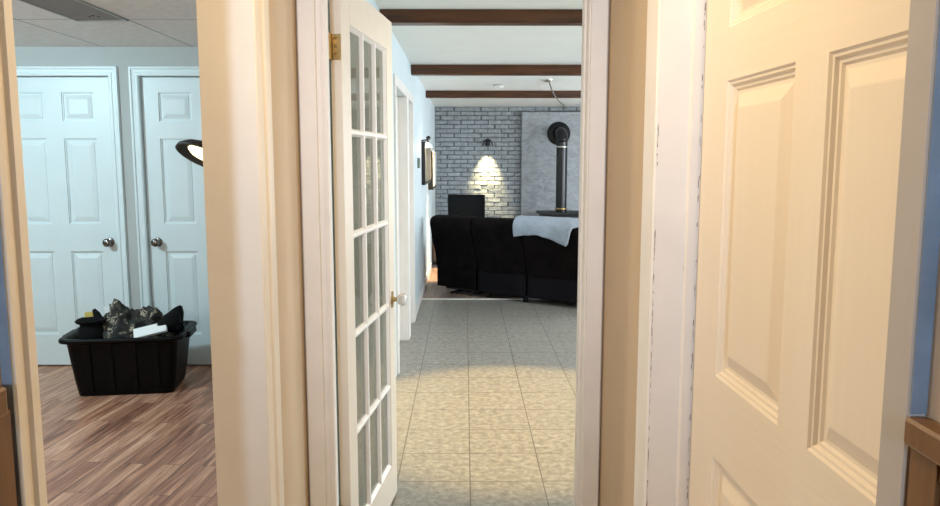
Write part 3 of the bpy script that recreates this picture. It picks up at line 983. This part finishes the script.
# throw over the third backrest
outer = [Vector(p) for p in prof]
def throw_path():
    """from inside, over the top, down the outside: (y,z) with normals pushed out"""
    n = len(outer)
    idx = [i for i in range(n) if outer[i].y > 0.50]
    pts = [outer[i] for i in idx]
    pts = sorted(pts, key=lambda p: math.atan2(p.y - 0.62, p.x - 0.02))   # from front side over to rear
    out = []
    for p in pts:
        d = Vector((p.x - 0.02, p.y - 0.62)).normalized()
        out.append(p + d * 0.028)
    return out
tp = throw_path()
dist = [0.0]
for p, q in zip(tp, tp[1:]):
    dist.append(dist[-1] + (q - p).length)
def tp_at(s):
    s = max(0.0, min(dist[-1] - 1e-6, s))
    for i in range(len(tp) - 1):
        if dist[i + 1] >= s:
            u = (s - dist[i]) / max(1e-9, dist[i + 1] - dist[i])
            return tp[i].lerp(tp[i + 1], u)
    return tp[-1]
# s where the path passes the outer top edge
s_top = max((p.y, dd) for p, dd in zip(tp, dist))[1]
bm = NB()
NXs, NSs = 40, 26
grid = []
for i in range(NXs + 1):
    u = i / NXs
    # how far it hangs down the outside, along the width
    hang = 0.30 - 0.035 * math.sin(u * PI * 0.9) + 0.10 * max(0, (u - 0.35) / 0.4)
    if u > 0.76:
        hang = 0.385 - min(1.0, (u - 0.76) / 0.08) * 0.20 - max(0, u - 0.84) * 0.2
    colv = []
    for j in range(NSs + 1):
        v = j / NSs
        s = (s_top - 0.26) + v * (0.26 + hang)
        p = tp_at(s)
        rip = 0.010 * math.sin(u * 15 + v * 3) * v + 0.006 * noise.noise(Vector((u * 9, v * 7, 2)))
        x = 1.10 + u * 0.76 - 0.03 * v * (1 - u)
        colv.append(bm.verts.new((x, p.x - rip - 0.004, p.y + 0.004 + 0.4 * abs(rip))))
    grid.append(colv)
for i in range(NXs):
    for j in range(NSs):
        bm.faces.new((grid[i][j], grid[i + 1][j], grid[i + 1][j + 1], grid[i][j + 1]))
bmesh.ops.recalc_face_normals(bm, faces=bm.faces[:])
th = obj('throw_blanket', bm, M['throw'], loc=SOFA_O, rot=(0, 0, SOFA_A), smooth=True)
sm = th.modifiers.new('thickness', 'SOLIDIFY'); sm.thickness = 0.012; sm.offset = 0
tag(th, 'pale grey fleece throw draped over the dark sofa back', 'blanket')

# ------------------------------------------------------------------ storage bin
BINO, BINR = (-2.165, 4.81, 0.0), R(7.5)
bn = thing('storage_bin', 'black plastic storage bin heaped with clothing on laminate floor', 'bin', BINO, BINR)
def rrect(w, d, r, z, n=6):
    pts = []
    for cx, cyy, a0 in ((w / 2 - r, d / 2 - r, 0), (-w / 2 + r, d / 2 - r, 90), (-w / 2 + r, -d / 2 + r, 180), (w / 2 - r, -d / 2 + r, 270)):
        for k in range(n + 1):
            a = R(a0 + 90 * k / n)
            pts.append((cx + r * math.cos(a), cyy + r * math.sin(a), z))
    return pts
HB = 0.375
def wd(z):
    f = z / HB
    return 0.585 + 0.085 * f, 0.37 + 0.075 * f
bm = NB()
rings = [rrect(0.5, 0.3, 0.03, 0.0), rrect(0.565, 0.36, 0.04, 0.0), rrect(0.575, 0.37, 0.045, 0.012)]
for z in (0.1, 0.2, 0.3, 0.335):
    rings.append(rrect(*wd(z), 0.05, z))
rings += [rrect(wd(0.345)[0] + 0.012, wd(0.345)[1] + 0.012, 0.055, 0.345), rrect(0.73, 0.50, 0.065, 0.352), rrect(0.74, 0.51, 0.07, 0.360), rrect(0.74, 0.51, 0.07, 0.370), rrect(0.73, 0.50, 0.065, 0.378), rrect(0.65, 0.445, 0.05, 0.376), rrect(0.635, 0.43, 0.048, 0.34), rrect(0.575, 0.37, 0.04, 0.02)]
loft(bm, rings, True)
obj('bin_body', bm, M['black_plastic'], bn)
bm = NB()
for x in (-0.2, -0.07, 0.07, 0.2):
    box(bm, x - 0.018, x + 0.018, -0.1955, -0.188, 0.03, 0.34, 0.003, 0, Matrix.Shear('XZ', 4, (0, 0)) if False else None)
for v in bm.verts:
    if v.co.y < -0.193:
        v.co.y -= (v.co.z / HB) * 0.036
    else:
        v.co.y -= (v.co.z / HB) * 0.030
obj('rib', bm, M['black_plastic'], bn)
for sx in (-1, 1):
    bm = NB(); box(bm, sx * 0.366 - 0.022, sx * 0.366 + 0.022, -0.09, 0.09, 0.335, 0.374, 0.008)
    obj('handle', bm, M['black_plastic'], bn)

BM = Matrix.Translation(BINO) @ Matrix.Rotation(BINR, 4, 'Z')
def in_bin(name, bm, mats, label, cat, off, rz=0.0, smooth=False):
    o = obj(name, bm, mats, smooth=smooth)
    p = BM @ Vector(off)
    o.location = p
    o.rotation_euler = (0, 0, BINR + rz)
    return tag(o, label, cat)
def heap(rx, ry, h, seed, amp, n=56, m=30, power=0.8, lumps=()):
    bm = NB()
    rings = []
    for j in range(m):
        f = j / (m - 1)
        el = f * PI / 2 * 0.985
        ring = []
        for i in range(n):
            a = 2 * PI * i / n
            ca, sa = math.cos(a), math.sin(a)
            x = rx * ca * math.cos(el) ** power
            y = ry * sa * math.cos(el) ** power
            z = h * math.sin(el)
            for (lx, ly, lr, lh) in lumps:
                z += lh * math.exp(-((x - lx) ** 2 + (y - ly) ** 2) / lr ** 2) * math.sin(el)
            q = Vector((x * 9 + seed, y * 9, z * 9))
            fold = 0.7 * noise.noise(q) + 0.75 * (1 - 2.6 * abs(noise.noise(q * 1.5 + Vector((5, 1, 2))))) + 0.30 * (1 - 2.4 * abs(noise.noise(q * 3.1)))
            nn = Vector((ca * math.cos(el), sa * math.cos(el), math.sin(el) + 0.2))
            ring.append(Vector((x, y, z)) + nn * amp * fold)
        rings.append(ring)
    loft(bm, rings, True)
    return bm
in_bin('camouflage_jacket', heap(0.215, 0.135, 0.13, 3.1, 0.030, 90, 50, 0.7, [(-0.10, 0.0, 0.085, 0.135), (0.0, 0.03, 0.05, -0.01), (0.11, 0.05, 0.10, 0.075)]), M['camo'],
       'crumpled camouflage jacket heaped in the black bin', 'jacket', (0.015, 0.0, 0.30))
# black bag with open collar, left
bm = NB()
rings = []
for r_, z in ((0.075, 0.0), (0.085, 0.04), (0.078, 0.085), (0.066, 0.115), (0.088, 0.128), (0.098, 0.138), (0.088, 0.145), (0.058, 0.118), (0.05, 0.07)):
    rings.append([(r_ * math.cos(2 * PI * k / 32) * (1 + 0.06 * math.sin(5 * k)) * 1.0, 0.85 * r_ * math.sin(2 * PI * k / 32), z + 0.008 * noise.noise(Vector((k * 0.9, z * 20, 1)))) for k in range(32)])
loft(bm, rings, True)
in_bin('black_pouch', bm, M['black_cloth'], 'black cloth pouch with wide collar at left end of the bin', 'pouch', (-0.215, -0.06, 0.325), 0.2)
bm = NB(); box(bm, -0.035, 0.035, -0.004, 0.004, 0.0, 0.12, 0.002)
in_bin('yellow_card', bm, M['yellow_card'], 'small yellow card poking up behind the black pouch', 'card', (-0.262, 0.06, 0.372), 0.3)
bm = NB(); box(bm, -0.055, 0.055, -0.005, 0.005, 0.0, 0.105, 0.003)
in_bin('white_paper', bm, M['white_plastic'], 'white paper edge poking up between black pouch and camouflage jacket', 'paper', (-0.155, 0.145, 0.40), -0.1)
bm = NB()
tube(bm, [(0.0, 0, 0), (-0.012, 0, 0.06), (-0.03, -0.005, 0.11), (-0.045, -0.005, 0.14)], [0.026, 0.028, 0.022, 0.010], 12)
in_bin('black_glove', bm, M['black_cloth'], 'black glove finger standing up behind the black pouch', 'glove', (-0.195, 0.06, 0.37))
# white box lid leaning on the rim
bm = NB()
box(bm, -0.10, 0.10, -0.035, 0.035, -0.012, 0.012, 0.004)
o = in_bin('white_box', bm, M['white_plastic'], 'flat white box leaning on front rim of the bin', 'box', (0.165, -0.165, 0.405))
o.rotation_euler = (R(46), R(-12), BINR + R(5))
# black shoe shaped item right of it
bm = NB()
rings = []
for k, (x, ry, rz, cz_) in enumerate(((-0.13, 0.012, 0.012, -0.018), (-0.11, 0.03, 0.022, -0.008), (-0.05, 0.038, 0.030, 0.004), (0.02, 0.040, 0.040, 0.016), (0.08, 0.038, 0.052, 0.030), (0.12, 0.030, 0.048, 0.034), (0.135, 0.012, 0.03, 0.034))):
    rings.append([(x, ry * math.cos(2 * PI * i / 18), cz_ + rz * math.sin(2 * PI * i / 18)) for i in range(18)])
loft(bm, rings, True)
o = in_bin('black_shoe', bm, M['black_cloth'], 'black shoe lying on rim right of the white box', 'shoe', (0.215, -0.125, 0.405))
o.rotation_euler = (0, R(-16), BINR + R(6))
# black flap at right end
bm = NB()
prism(bm, [(-0.10, 0.0), (0.05, 0.0), (0.062, 0.12), (0.05, 0.168), (0.012, 0.155), (-0.04, 0.115), (-0.11, 0.075)], -0.022, 0.022, 0, 'y')
bmesh.ops.bevel(bm, geom=bm.edges[:], offset=0.008, segments=2, affect='EDGES')
in_bin('black_boot', bm, M['black_cloth'], 'black boot top standing up at right end of the bin', 'boot', (0.255, 0.06, 0.355), -0.05)

# ------------------------------------------------------------------ floor lamp in side room
PX, PY = -0.93, 3.55
lp = thing('floor_lamp', 'dark floor lamp with tilted bowl shade lit inside, beyond the opening', 'floor lamp', (PX, PY, 0))
bm = NB(); lathe(bm, [(0.0, 0.0), (0.13, 0.0), (0.13, 0.015), (0.03, 0.03), (0.0, 0.032)], I4)
obj('base', bm, M['soot'], lp)
bm = NB(); tube(bm, [(0, 0, 0.02), (0, 0, 1.60)], 0.012, 12)
obj('pole', bm, M['soot'], lp)
hc = Vector((-1.170 - PX, 3.45 - PY, 1.484))
ax = Vector((-0.27, -0.40, -0.87)).normalized()
rq = ax.to_track_quat('Z', 'Y').to_matrix().to_4x4()
HMt = Matrix.Translation(hc) @ rq @ Matrix.Scale(0.90, 4)
bm = NB()
lathe(bm, [(0.0, -0.055), (0.03, -0.053), (0.075, -0.044), (0.115, -0.026), (0.142, -0.004), (0.144, 0.010), (0.152, 0.010), (0.148, -0.008), (0.119, -0.033), (0.077, -0.051), (0.03, -0.061), (0.0, -0.062)], HMt, 40)
sh = obj('lamp_shade', bm, M['soot'], lp)
bm = NB(); lathe(bm, [(0.0, 0.016), (0.03, 0.014), (0.082, 0.0), (0.098, -0.012), (0.06, -0.034), (0.0, -0.042)], HMt @ Matrix.Translation((0.0, 0.0, 0)), 24)
obj('bulb', bm, M['bulb'], sh)
bm = NB(); tube(bm, [(0, 0, 1.59), (-0.03, -0.01, 1.63), (hc.x * 0.6, hc.y * 0.6, 1.645), tuple(hc - ax * 0.08)], 0.009, 10)
obj('arm', bm, M['soot'], lp)

# ------------------------------------------------------------------ lights
def area(name, loc, target, size, energy, col, size_y=None, spread=None):
    L = bpy.data.lights.new(name, 'AREA')
    L.energy = energy; L.color = col; L.size = size
    if size_y:
        L.shape = 'RECTANGLE'; L.size_y = size_y
    if spread:
        L.spread = spread
    o = bpy.data.objects.new(name, L); C.objects.link(o)
    o.location = loc
    dv = Vector(target) - Vector(loc)
    o.rotation_euler = dv.to_track_quat('-Z', 'Y').to_euler()
    return o
def point(name, loc, energy, col, r=0.05):
    L = bpy.data.lights.new(name, 'POINT'); L.energy = energy; L.color = col; L.shadow_soft_size = r
    o = bpy.data.objects.new(name, L); C.objects.link(o); o.location = loc
    return o
def spot(name, loc, target, energy, col, ang, blend, r=0.04):
    L = bpy.data.lights.new(name, 'SPOT'); L.energy = energy; L.color = col; L.spot_size = ang; L.spot_blend = blend; L.shadow_soft_size = r
    o = bpy.data.objects.new(name, L); C.objects.link(o); o.location = loc
    o.rotation_euler = (Vector(target) - Vector(loc)).to_track_quat('-Z', 'Y').to_euler()
    return o
WARM = (1.0, 0.74, 0.41)
COOL = (0.52, 0.72, 1.0)
area('hall_ceiling_lamp', (-0.08, 1.32, 2.25), (-0.08, 1.33, 0.0), 0.22, 11.5, WARM)
point('hall_bounce_fill', (-0.03, 1.15, 0.45), 2.6, (1.0, 0.72, 0.42), 0.2)  # added low fill, stands in for warm bounce off the floor
spot('hall_cool_lamp', (-0.22, -3.5, 2.08), (0.0, 2.3, 2.32), 520, COOL, R(46), 1.0, 0.07)
point('hall_back_lamp', (-0.05, -1.4, 1.9), 6, (0.50, 0.70, 1.0), 0.15)
area('room_lamp', (-3.35, 3.35, 2.19), (-2.1, 5.0, 0.6), 0.22, 56, (0.64, 0.90, 1.0))
point('room_added_fill', (-2.5, 1.5, 1.4), 52, (0.94, 0.93, 0.88), 0.12)  # unseen fill added to brighten the side room floor and ceiling
point('room_floor_lamp_light', (-1.22, 3.40, 1.24), 0.6, (1.0, 0.82, 0.6), 0.05)
area('lounge_window_light', (4.05, 9.0, 1.35), (0.0, 8.7, 1.0), 2.4, 155, (0.84, 0.93, 1.0), 1.5)
area('lounge_window_light_near', (4.05, 4.2, 1.35), (-0.5, 6.6, 1.2), 1.6, 150, (0.76, 0.89, 1.0), 1.4)
area('lounge_added_fill', (2.6, 5.7, 2.28), (2.6, 5.71, 0.0), 0.5, 46, (0.95, 0.97, 1.0))  # general fill added to lighten the right side of the lounge
spot('lounge_warm_downlight', (0.30, 4.58, 2.275), (0.30, 4.58 - 0.30, 0.0), 330, (1.0, 0.68, 0.24), R(54), 0.38, 0.05)
area('lounge_warm_lamp', (0.60, 3.3, 2.28), (0.60, 3.31, 0.0), 0.16, 9, (1.0, 0.80, 0.50))
spot('brick_lamp', (0.355, BY - 0.17, 1.76), (0.345, BY + 0.02, 0.95), 330, (1.0, 0.82, 0.45), R(54), 1.0, 0.02)
spot('brick_lamp_far', (2.98, BY - 0.17, 1.76), (2.97, BY + 0.02, 0.95), 330, (1.0, 0.82, 0.45), R(54), 1.0, 0.02)
point('sconce_lamp', (LX + 0.14, 8.22, 1.60), 2.0, (1.0, 0.88, 0.7), 0.03)
spot('far_floor_lamp', (-0.25, 9.55, 2.1), (-0.36, 9.65, 0.0), 900, (1.0, 0.74, 0.38), R(36), 0.6, 0.05)

W = bpy.data.worlds.new('world'); S.world = W
W.use_nodes = True
W.node_tree.nodes['Background'].inputs['Color'].default_value = (0.55, 0.65, 0.8, 1)
W.node_tree.nodes['Background'].inputs['Strength'].default_value = 0.2

# ------------------------------------------------------------------ camera
cam = bpy.data.cameras.new('camera')
cam.sensor_width = 36.0
cam.lens = 755 / 940 * 36.0
cam.clip_start = 0.02
co = bpy.data.objects.new('camera', cam); C.objects.link(co)
co.location = (0, 0, 1.47)
co.rotation_euler = (R(90 - 7.02), 0, R(-0.38))
S.camera = co
S.view_settings.view_transform = 'Standard'
S.view_settings.look = 'None'
S.view_settings.exposure = 0.0
S.cycles.use_denoising = True
S.cycles.max_bounces = 10
S.cycles.diffuse_bounces = 6
S.cycles.sample_clamp_indirect = 6.0
